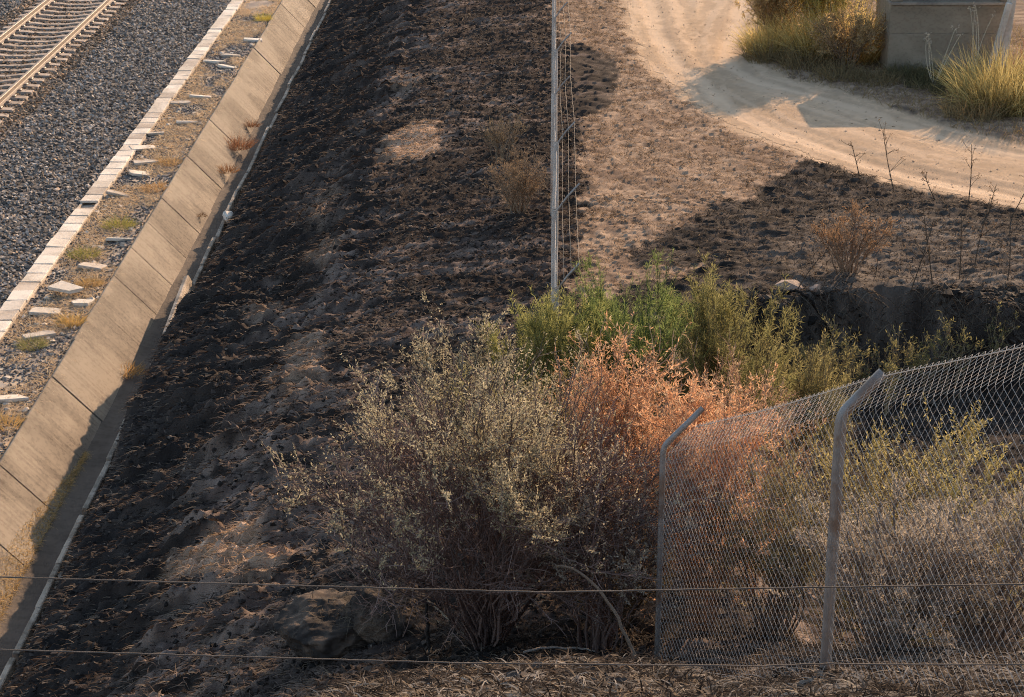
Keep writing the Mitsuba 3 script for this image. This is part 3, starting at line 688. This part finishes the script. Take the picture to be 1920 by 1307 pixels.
bush(numbered('bare_bush'), 2.75, 12.9, 1.2, .85, 114, leaf=((.26, .22, .18), (.54, .47, .38)), nl=15000, L=.030, W=.009, stems=40, sec=9, ter=6, leaf_from=.1, bark=(.17, .14, .12), label='grey-brown scorched scrub at the bottom right just behind the mesh')
bush(numbered('bare_bush'), 3.7, 13.8, 1.5, .95, 115, leaf=((.26, .225, .18), (.54, .47, .37)), nl=18000, L=.030, W=.009, stems=40, sec=9, ter=6, leaf_from=.1, bark=(.17, .14, .12), label='greyish bare scrub in the lower right corner of the photo')
bush(numbered('pale_leaved_bush'), .74, 14.85, 1.75, .5, 128, leaf=((.32, .28, .22), (.58, .53, .44)), nl=5000, L=.032, W=.012, stems=24, sec=9, ter=6, leaf_from=.6, ramp=.3, sec_from=.3, bark=(.13, .095, .085), label='bare bush with curled whitish leaves partly hiding the left bent post')
bush(numbered('dark_undergrowth'), .95, 15.9, 1.15, .55, 119, leaf=((.10, .085, .055), (.20, .165, .105)), nl=9000, L=.05, W=.007, stems=30, sec=8, ter=5, leaf_from=.05, up=.9, bark=(.10, .08, .06), label='dark olive-brown undergrowth between the large scorched bush and the left bent post')
bush(numbered('rusty_bush'), 4.95, 27.6, 1.0, .62, 116, leaf=((.24, .15, .09), (.42, .28, .17)), nl=4500, L=.035, W=.008, stems=24, sec=8, ter=5, leaf_from=.4, bark=(.21, .15, .105), label='rusty brown scorched shrub with bare legs above the ditch lip')
bush(numbered('dry_shrub'), .12, 30.9, 1.0, .5, 117, leaf=((.22, .165, .11), (.35, .265, .18)), nl=4200, L=.05, W=.006, stems=30, sec=8, ter=5, leaf_from=.2, up=1.0, bark=(.22, .16, .11), label='thin brown dry shrub left of the fence seen end-on')
bush(numbered('dry_shrub'), -.15, 34.4, .9, .35, 118, leaf=((.20, .16, .105), (.32, .265, .18)), nl=1600, L=.05, W=.006, stems=16, sec=7, ter=4, leaf_from=.2, up=1.0, bark=(.20, .155, .11), label='sparse taller dry shrub further up the burnt bank, left of the fence')

def clump(key, x, y, H, R, n, seed, c0, c1, w=.011, z=None, lean=.35, tip=None, label=None, cat='grass clump', group=None, mat='m_straw'):
    r = rng(seed)
    a = r.random(n) * 2 * np.pi; q = np.sqrt(r.random(n)) * R
    X, Y = x + np.cos(a) * q, y + np.sin(a) * q
    Z = gz(X, Y) if z is None else np.full(n, z)
    d = np.stack([np.cos(a) * lean * (q / R + .3) + r.normal(size=n) * .28, np.sin(a) * lean * (q / R + .3) + r.normal(size=n) * .28, 1 + 0 * a], -1)
    hL = H * (.45 + .55 * r.random(n)) * (1 - .3 * (q / R) ** 2)
    c = lerp(c0, c1, r.random(n))
    put(key, MB().add(*blades(np.stack([X, Y, Z - .02], -1), d, hL, w * (.7 + .6 * r.random(n)), .10 + .5 * r.random(n) ** 2, c, seed, 4)), mat, label=label, cat=cat, group=group)

# tall growth by the hut
for k, (x, y, h, R_, lab) in enumerate([(7.5, 42.8, 2.1, .55, 'golden yellow tall grass touching the left corner of the concrete hut'), (6.7, 43.1, 1.9, .6, 'golden tall grass in front of the yellow-green weedy bush'), (5.85, 43.6, 1.35, .55, 'pale golden grass clump leaning over the bend of the dirt road')]):
    clump(numbered('golden_grass'), x, y, h, R_, 1100, 230 + k, (.40, .31, .10), (.88, .71, .32), w=.016, mat='m_weed', label=lab)
bush(numbered('tall_weed_bush'), 7.05, 44.0, 2.8, 1.1, 120, leaf=((.40, .35, .10), (.78, .67, .25)), nl=17000, L=.10, W=.028, stems=54, sec=9, ter=5, leaf_from=.05, up=1.2, top=.25, bark=(.24, .19, .10), mat='m_weed', label='tall yellow-green weedy bush against the left side of the concrete hut')
bush(numbered('tall_weed_bush'), 6.0, 44.2, 2.1, 1.0, 121, leaf=((.38, .28, .14), (.66, .51, .27)), nl=12000, L=.09, W=.02, stems=40, sec=9, ter=5, leaf_from=.0, up=1.0, top=.3, bark=(.22, .155, .10), mat='m_weed', label='brown dry bush at the bend of the dirt road left of the hut')
bush(numbered('tall_weed_bush'), 7.2, 41.8, 1.3, .85, 122, leaf=((.36, .26, .13), (.62, .46, .24)), nl=6000, L=.08, W=.018, stems=36, sec=9, ter=5, leaf_from=.0, up=.9, bark=(.19, .135, .09), mat='m_weed', label='low reddish brown dry weeds in front of the tall yellow-green bush')
for k, (x, y, h, R_) in enumerate([(5.7, 43.0, .9, .55), (6.4, 42.1, .9, .6), (6.95, 41.0, .55, .5), (7.6, 40.6, .5, .5)]):
    clump(numbered('roadside_grass'), x, y, h, R_, 480, 126 + k, (.16, .125, .07), (.30, .23, .125), w=.013, label='low brown grass along the road edge in front of the tall weeds by the hut', group='grass along the road edge')
clump(numbered('reed_clump'), 9.75, 38.2, 1.8, .9, 2200, 123, (.20, .15, .06), (.68, .58, .26), w=.018, label='tall yellow-green grass clump beside the road at the right edge of the photo')
clump(numbered('reed_clump'), 9.0, 37.6, .8, .6, 600, 124, (.27, .20, .11), (.42, .32, .17), w=.014, label='short dry grass tuft at the foot of the tall yellow-green clump')
clump(numbered('reed_clump'), 10.9, 40.6, 1.3, .4, 260, 125, (.25, .12, .08), (.36, .2, .13), w=.015, label='reddish dry weeds behind the pale strutted post')
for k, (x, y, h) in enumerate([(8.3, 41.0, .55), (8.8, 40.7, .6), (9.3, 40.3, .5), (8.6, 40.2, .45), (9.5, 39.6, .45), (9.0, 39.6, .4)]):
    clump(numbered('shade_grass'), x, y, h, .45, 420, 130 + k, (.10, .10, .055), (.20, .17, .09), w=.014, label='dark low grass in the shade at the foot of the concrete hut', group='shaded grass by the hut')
for k, (x, y, h) in enumerate([(8.75, 40.2, 1.35), (9.65, 40.6, 1.7)]):
    r = rng(140 + k)
    n = 5
    base = np.array([[x, y, float(gz(x, y))]] * n)
    tip = base + np.stack([r.normal(size=n) * .18, r.normal(size=n) * .15, h * (.7 + .3 * r.random(n))], -1)
    st = MB().add(*tubes(bez(base, (base + tip) / 2 + r.normal(size=(n, 3)) * .08, tip, 6), np.linspace(.012, .005, 6), 4, (.5, .45, .34), .2, 3))
    key = numbered('pale_weed')
    put(key + '__stem', st, 'm_twig')
    put(key + '__seed_head', MB().add(*leaves(np.repeat(tip, 8, 0) + r.normal(size=(n * 8, 3)) * .03, r.normal(size=(n * 8, 3)), .06, .03, (.5, .45, .36), 4)), 'm_leaf', kind='stuff')
    tag(key, ('pale dry weed standing in front of the middle of the hut wall', 'taller pale weed with seed heads near the right end of the hut wall')[k], 'weed')

# verge tufts
for k, (x, y, h, R, c0, c1, lab) in enumerate([
        (-7.0, 56.0, .45, .4, (.42, .34, .06), (.62, .52, .14), 'bright yellow tuft on the verge at the top edge of the photo'),
        (-7.35, 35.4, .38, .35, (.26, .25, .07), (.42, .38, .13), 'yellow-green tuft on the verge just above the single bright slab'),
        (-7.65, 33.6, .35, .35, (.24, .24, .07), (.40, .36, .13), 'yellow-green tuft between the bright slab and the cable trough'),
        (-7.1, 29.9, .36, .26, (.46, .31, .10), (.66, .47, .2), 'golden orange tuft just below the white leaning slabs'),
        (-7.5, 28.9, .3, .28, (.22, .23, .09), (.38, .34, .16), 'low greenish tuft at the end of the long buff slab'),
        (-7.2, 31.9, .3, .25, (.40, .27, .12), (.58, .42, .2), 'tan tuft above the white leaning slabs by the wall top'),
        (-7.2, 40.0, .3, .35, (.38, .25, .11), (.56, .39, .2), 'tan tuft beside the upper slabs on the verge'),
        (-7.1, 38.0, .3, .4, (.40, .25, .11), (.58, .39, .19), 'wide tan tuft in the middle of the verge'),
        (-7.15, 25.6, .3, .35, (.46, .31, .12), (.68, .48, .22), 'golden tuft on the lower verge beside gravel'),
        (-7.4, 24.0, .32, .4, (.46, .30, .12), (.66, .45, .22), 'golden tuft at the left edge of the photo above the drain wall')]):
    clump(numbered('verge_tuft'), x, y, h, R * .7, 300, 150 + k, c0, c1, w=.010, lean=.6, label=lab, cat='grass tuft', group='grass tufts on the verge')
# weeds in the drain
for k, (x, y, h, R, n, c0, c1, lab) in enumerate([
        (-6.22, 43.4, .5, .33, 420, (.20, .10, .06), (.36, .2, .12), 'large reddish brown weed hanging on the drain panels'),
        (-6.12, 45.4, .3, .14, 140, (.18, .09, .06), (.32, .18, .1), 'small reddish weed on the drain panel above the large one'),
        (-6.15, 41.3, .3, .2, 200, (.24, .13, .07), (.4, .24, .13), 'small reddish weed on the drain panel below the large one'),
        (-6.2, 37.9, .14, .1, 60, (.16, .1, .06), (.26, .17, .1), 'tiny dark weed in a drain panel joint near the white block'),
        (-6.18, 29.4, .25, .3, 260, (.42, .26, .1), (.6, .4, .18), 'golden dry weed at the foot of the drain panels near the leaning slab')]):
    clump(numbered('drain_weed'), x, y, h, R, n, 170 + k, c0, c1, w=.009, lean=.7, z=-1.18 if k == 4 else -1.05, label=lab, cat='weed', group='weeds in the drain')
mb = MB(); r = rng(180); n = 3800
Y = 18 + 8.2 * r.random(n) ** .8; q = .26 * r.random(n) ** 1.6
X = -6.15 - q * ss(27, 22, Y); Z = -1.22 + np.clip(-6.15 - X, 0, 1) * 1.05 + .005
mb.add(*blades(np.stack([X, Y, Z], -1), np.stack([.2 + r.normal(size=n) * .5, r.normal(size=n) * .9, .5 + 0 * X], -1), .03 + .08 * r.random(n), .007, .6, lerp((.42, .29, .12), (.68, .5, .25), r.random(n)), 181))
put('drain_straw', mb, 'm_straw', label='golden dry straw gathered along the foot of the drain panels', cat='dry grass', kind='stuff')

ORD = ['first', 'second', 'third', 'fourth', 'fifth', 'sixth', 'seventh', 'eighth']
DITCH = [1, 2, 4, 5, 6, 7, 0, 3]
# weeds of the ditch, each with a stem and leaves
for k, (x, y, h) in enumerate([(4.5, 25.6, 1.25), (4.95, 25.8, .8), (5.35, 25.5, 1.15), (5.75, 25.6, 1.0), (6.15, 25.7, 1.2), (6.75, 25.9, .9), (4.15, 25.5, .9), (5.1, 25.0, .8)]):
    bush(numbered('ditch_weed'), x, y, h, .28, 190 + k, leaf=((.17, .17, .07), (.34, .31, .15)), nl=420, L=.05, W=.015, stems=7, sec=6, ter=4, leaf_from=.1, up=1.1, bark=(.26, .21, .13), stem_r=.008,
         label=ORD[DITCH[k]] + ' spindly half-green weed from the left in the dark ditch above the mesh fence', cat='weed', group='weeds in the dark ditch')
# scorched stalks
STALK = [0, 1, 3, 4, 5, 6, 7, 2] + [2, 3, 4, 5, 6, 7, 1, 0]
for k, (x, y, h) in enumerate([(6.03, 33.09, .65), (6.5, 32.4, 1.05), (7.5, 31.2, 1.1), (7.75, 30.8, .55), (8.05, 30.6, .9), (8.5, 30.2, .75), (8.8, 30.4, .8), (7.05, 31.6, .45), (5.75, 26.95, 1.15), (6.1, 27.1, 1.35), (6.55, 27.4, 1.0), (6.9, 28.0, 1.1), (7.2, 27.2, .8), (8.3, 28.9, .9), (5.5, 28.8, .7), (4.1, 26.9, .6)]):
    r = rng(210 + k)
    b0 = np.array([x, y, float(gz(x, y)) - .02])
    tip = b0 + [r.normal() * .2, r.normal() * .15, h]
    main = bez(b0[None], ((b0 + tip) / 2 + r.normal(size=3) * .04)[None], tip[None], 8)
    m = MB().add(*tubes(main, np.linspace(.010, .004, 8), 4, (.10, .075, .055)))
    n = 9
    t = .3 + .65 * r.random(n); p = main[0][(t * 7).astype(int)]
    d = unit(np.stack([r.normal(size=n), r.normal(size=n), .9 + 0 * t], -1))
    e = p + d * (h * .22 * (.5 + r.random(n)))[:, None]
    m.add(*tubes(np.stack([p, (p + e) / 2 + r.normal(size=(n, 3)) * .01, e], 1), np.array([.005, .004, .003]), 3, (.12, .085, .06)))
    key = numbered('scorched_stalk')
    put(key + '__stem', m, 'm_twig')
    put(key + '__bud_cluster', MB().add(*leaves(np.repeat(e, 5, 0) + r.normal(size=(n * 5, 3)) * .015, r.normal(size=(n * 5, 3)), .03, .014, (.14, .095, .06), 5)), 'm_leaf', kind='stuff')
    tag(key, ORD[STALK[k]] + (' thin scorched stalk from the left where burnt ground meets the dirt road' if k < 8 else ' thin scorched stalk from the left on burnt ground above the ditch'), 'stalk', 'stalks by the road' if k < 8 else 'stalks above the ditch')

# ----------------------------------------------------------------------------- boulder, stones, sticks
v, f, m0 = rock(3, (.62, .46, .33), .34, 5)
v2, f2_, _ = rock(8, (.46, .42, .36), .34, 5)
bxy = (-1.62, 16.25)
mm = MB()
for vv, ff, dx in ((v, f, 0), (v2, f2_, .46)):
    w = vv + [bxy[0] + dx, bxy[1] - dx * .35, float(gz(bxy[0] + dx, bxy[1] - dx * .35)) + .12]
    c = lerp((.026, .022, .02), (.105, .08, .063), ss(.40, .66, nfbm(w * 4, 4, 4)))
    mm.add(w, ff, c)
r = rng(88); n = 420
q = np.vstack([mm.v[0], mm.v[1]]); q = q[q[:, 2] > float(gz(*bxy)) + .32]; q = q[r.integers(0, len(q), n)]
put('boulder_straw', MB().add(*blades(q, np.stack([r.normal(size=n), r.normal(size=n), .4 + 0 * q[:, 0]], -1), .05 + .12 * r.random(n), .009, .8, lerp((.05, .042, .036), (.30, .25, .19), r.random(n)), 89)), 'm_straw', label='singed straw clinging to the top of the blackened boulder', cat='burnt grass', kind='stuff')
put('boulder', mm, 'm_stone', smooth=True, label='large soot-blackened boulder lying left of the scorched bush', cat='boulder')
def chip(seed, size):
    h = trimesh.convex.convex_hull(unit(rng(seed).normal(size=(13, 3))) * np.asarray(size))
    return np.array(h.vertices), np.array(h.faces)
v, f = chip(5, (.26, .2, .16))
put('pale_stone', MB().add(v + [4.05, 27.0, float(gz(4.05, 27.0)) + .06], f, (.31, .24, .20)), 'm_stone', label='pale pinkish stone lying on the lip of the ditch', cat='stone')
v, f = chip(6, (.12, .1, .08))
put('small_stone', MB().add(v + [4.38, 26.85, float(gz(4.38, 26.85)) + .04], f, (.30, .23, .19)), 'm_stone', label='small pale stone right of the pinkish stone on the ditch lip', cat='stone')
def stick(key, pts, r0, r1, col, label, group=None):
    P = np.array(pts, float)
    t = np.linspace(0, 1, len(P)); tt = np.linspace(0, 1, 18)
    from scipy.interpolate import CubicSpline
    Q = CubicSpline(t, P)(tt) + rng(len(key)).normal(size=(18, 3)) * r0 * .35
    put(key, MB().add(*tubes(Q[None], np.linspace(r0, r1, 18), 6, col, cap=True)), 'm_twig', smooth=True, label=label, cat='stick', group=group)
def gp(x, y, dz):
    return (x, y, float(gz(x, y)) + dz)
stick('charred_branch', [gp(3.85, 26.75, .02), gp(4.15, 26.72, .08), gp(4.4, 26.75, .05)], .03, .018, (.03, .026, .024), 'short charred branch under the pale stone on the ditch lip')
stick('fallen_branch', [gp(1.02, 14.0, .05), gp(.86, 14.1, .45), gp(.62, 14.2, .80), gp(.35, 14.3, .93)], .016, .008, (.26, .2, .15), 'long bare curved branch arching from the left bent post towards the bush')
stick('burnt_stem', [gp(-.72, 15.35, -.02), gp(-.74, 15.35, .25), gp(-.76, 15.4, .52)], .022, .014, (.03, .026, .024), 'black burnt stem standing between the boulder and the bush')
stick('pale_twig', [gp(-.76, 15.4, .5), gp(-.6, 15.3, .38), gp(-.42, 15.2, .2)], .014, .008, (.30, .25, .19), 'pale twig leaning on the black burnt stem')
stick('ash_stick', [gp(.1, 14.7, .03), gp(.4, 14.8, .05), gp(.7, 14.75, .03)], .012, .007, (.34, .3, .26), 'thin pale stick lying on dark ground under the bush')

# ----------------------------------------------------------------------------- fences
def post(owner, p, h, arm, rad=.037, arad=None, mat='m_galv'):
    p, arm = np.asarray(p, float), np.asarray(arm, float)
    up = np.array([0, 0, 1.0])
    key = f'{owner}__' + numbered(owner + '_post').replace(owner + '_', '')
    b = p + up * h
    if arad is None:
        pts = [p - up * .3, p + up * (h * .5), p + up * (h - .06)]
        for a in (.25, .5, .75):
            pts.append(p + up * (h - .06) + up * .06 * (1 - (1 - a) ** 2) + unit(arm) * .06 * a ** 2)
        pts += [b + unit(arm) * .08, b + arm]
        put(key, MB().add(*tubes(np.array(pts)[None], rad, 12, cap=True)), mat, smooth=True)
    else:
        put(key, MB().add(*tubes(np.array([p - up * .3, p + up * h * .5, b])[None], rad, 12, cap=True)), mat, smooth=40)
        put(key + '__arm', MB().add(*tubes(np.array([b - up * .05, b + arm * .5, b + arm])[None], arad, 8, cap=True)), 'm_galv', smooth=40)

def mesh_panel(owner, p, q, h, armp, armq, pitch, wire, seed, arms=True):
    p, q = np.asarray(p, float), np.asarray(q, float)
    Ln = np.linalg.norm((q - p)[:2])
    hp = pitch / 2
    nu = int(Ln / hp); av = np.linalg.norm(armp) if arms else 0
    nv = int((h + av) / hp)
    kv = np.arange(nv + 1)
    paths = []
    r = rng(seed)
    U = np.arange(nu)[:, None] + ((kv % 2)[None] ^ (np.arange(nu)[:, None] % 2)) * 1.0
    s = np.clip(U * hp / Ln, 0, 1)
    v = np.broadcast_to(kv * hp, s.shape)
    base = p + (q - p) * s[..., None]
    arm = np.asarray(armp) * (1 - s[..., None]) + np.asarray(armq) * s[..., None]
    ev = np.maximum(v - h, 0)[..., None]
    P = base + np.array([0, 0, 1.0]) * np.minimum(v, h)[..., None] + unit(arm) * ev
    sag = nfbm(P * .9, 3, seed) - .5
    nrm = unit(np.cross(q - p, [0, 0, 1.0]))
    P = P + nrm * (sag * .07)[..., None] + np.array([0, 0, 1.0]) * (-.02 * np.sin(np.pi * s) * (v / (h + av)))[..., None]
    put(f'{owner}__' + numbered(owner + '_mesh').replace(owner + '_mesh', 'wire_mesh'), MB().add(*tubes(P, wire, 3)), 'm_wire', kind='stuff')
    # line wires
    for t in ((.03, .99) if arms else (.03, .98)):
        a, b = P[0, int(t * nv)], P[-1, int(t * nv)]
        put(f'{owner}__' + numbered(owner + '_line').replace(owner + '_line', 'tension_wire'), MB().add(*tubes(np.stack([a, (a + b) / 2 - [0, 0, .02], b])[None], .003, 4)), 'm_wire')

F1 = 'mesh_fence'
tag(F1, 'chain-link fence with two bent-top steel posts crossing the lower right', 'fence')
fp = [(3.66, 4.8), (2.84, 8.0), (2.02, 11.2), (1.2, 14.4), (.86, 17.6)]
hb = 1.92
dirs = unit(np.array([.363, .13, 0]) * 1.0)
pz = []
for i, (x, y) in enumerate(fp):
    pz.append(np.array([x, y, {0: 6.6, 1: 5.14, 2: 3.54, 3: 1.89}.get(i, 1.15)]))
arms = [np.array([.25, .05, .26]), np.array([.25, .05, .26]), np.array([.25, .05, .26]), np.array([.31, .05, .31]), np.array([.26, .02, .30])]
for i, p in enumerate(pz[:4]):
    post(F1, p, hb + (.08 if i == 3 else 0), arms[i], .024 if i == 3 else .037)
for i in range(3):
    mesh_panel(F1, pz[i], pz[i + 1], hb, arms[i], arms[i + 1], .076, .0016, 300 + i)
F2 = 'line_fence'
tag(F2, 'chain-link fence on bent posts seen end-on, running away up the centre', 'fence')
mp = []
r = rng(320)
for k in range(12):
    y = 20.9 + 3.3 * k
    x = y * .0217 + r.normal() * .025
    mp.append(np.array([x, y, float(gz(x, y)) - .02]))
arm2 = np.array([.27, .0, .30])
for i, p in enumerate(mp):
    post(F2, p, 2.02, arm2 * (1 + .08 * r.normal()), .042, .014, 'm_pale_steel')
for i in range(len(mp) - 1):
    mesh_panel(F2, mp[i], mp[i + 1], 2.0, arm2, arm2, .098, .0017, 340 + i, arms=False)
    for t in (.35, .65, .97):
        a = mp[i] + [0, 0, 2.02] + arm2 * t; b = mp[i + 1] + [0, 0, 2.02] + arm2 * t
        put(f'{F2}__' + numbered(F2 + '_barb').replace(F2 + '_barb', 'top_wire'), MB().add(*tubes(np.stack([a, (a + b) / 2 - [0, 0, .03], b])[None], .003, 4)), 'm_strand')

# two strands of a wire fence close to the camera
for key, pts, lab in (('fence_strand', [(-9, 6.75), (-2.1, 6.473), (-1.0, 6.437), (0, 6.407), (.15, 6.404), (1.2, 6.425), (2.05, 6.439), (9, 6.55)], 'upper of the two thin steel wires crossing the foreground'),
                      ('fence_strand_001', [(-9, 6.40), (-2.1, 6.148), (-1.2, 6.118), (-.2, 6.085), (1.0, 6.072), (1.28, 6.083), (1.5, 6.078), (2.05, 6.078), (9, 6.2)], 'lower of the two thin steel wires crossing the foreground')):
    P = np.array([(x, 7.0, z) for x, z in pts])
    Q = []
    for a, b in zip(P[:-1], P[1:]):
        Q += [a + (b - a) * t for t in np.linspace(0, 1, 5)[:-1]]
    Q = np.array(Q + [P[-1]])
    put(key, MB().add(*tubes(Q[None], .0030, 6)), 'm_strand', smooth=True, label=lab, cat='wire')

# ----------------------------------------------------------------------------- concrete hut and strutted post
H_ = 'concrete_hut'
tag(H_, 'small plain concrete hut with a dark opening, cut by the top edge', 'hut')
put(f'{H_}__wall', boxm(9.28, 42.35, 1.35, 2.55, 1.7, 1.1, .012), 'm_wall')
put(f'{H_}__wall_001', boxm(9.275, 42.356, 2.2, 2.54, 1.7, .60, .012), 'm_wall')
put(f'{H_}__sill', boxm(9.28, 42.35, 2.535, 2.60, 1.76, .07, .012), 'm_roof')
put(f'{H_}__inner_wall', boxm(9.28, 42.5, 2.78, 2.1, 1.2, .42, .01), 'm_roof')
for x in (8.13, 10.43):
    put(f'{H_}__' + numbered('corner_pillar'), boxm(x, 42.35, 2.79, .24, 1.66, .44, .01), 'm_wall')
put(f'{H_}__roof', boxm(9.28, 42.35, 3.17, 2.62, 1.8, .34, .02), 'm_wall')
S_ = 'strutted_post'
tag(S_, 'pale concrete post with a slanting strut at the right end of the hut', 'post')
put(f'{S_}__shaft', boxm(10.35, 40.9, 2.1, .16, .16, 2.6, .015, (0, .06, 0)), 'm_post')
put(f'{S_}__strut', boxm(10.12, 40.75, 1.75, .12, .12, 1.9, .012, (0, .20, 0)), 'm_post')
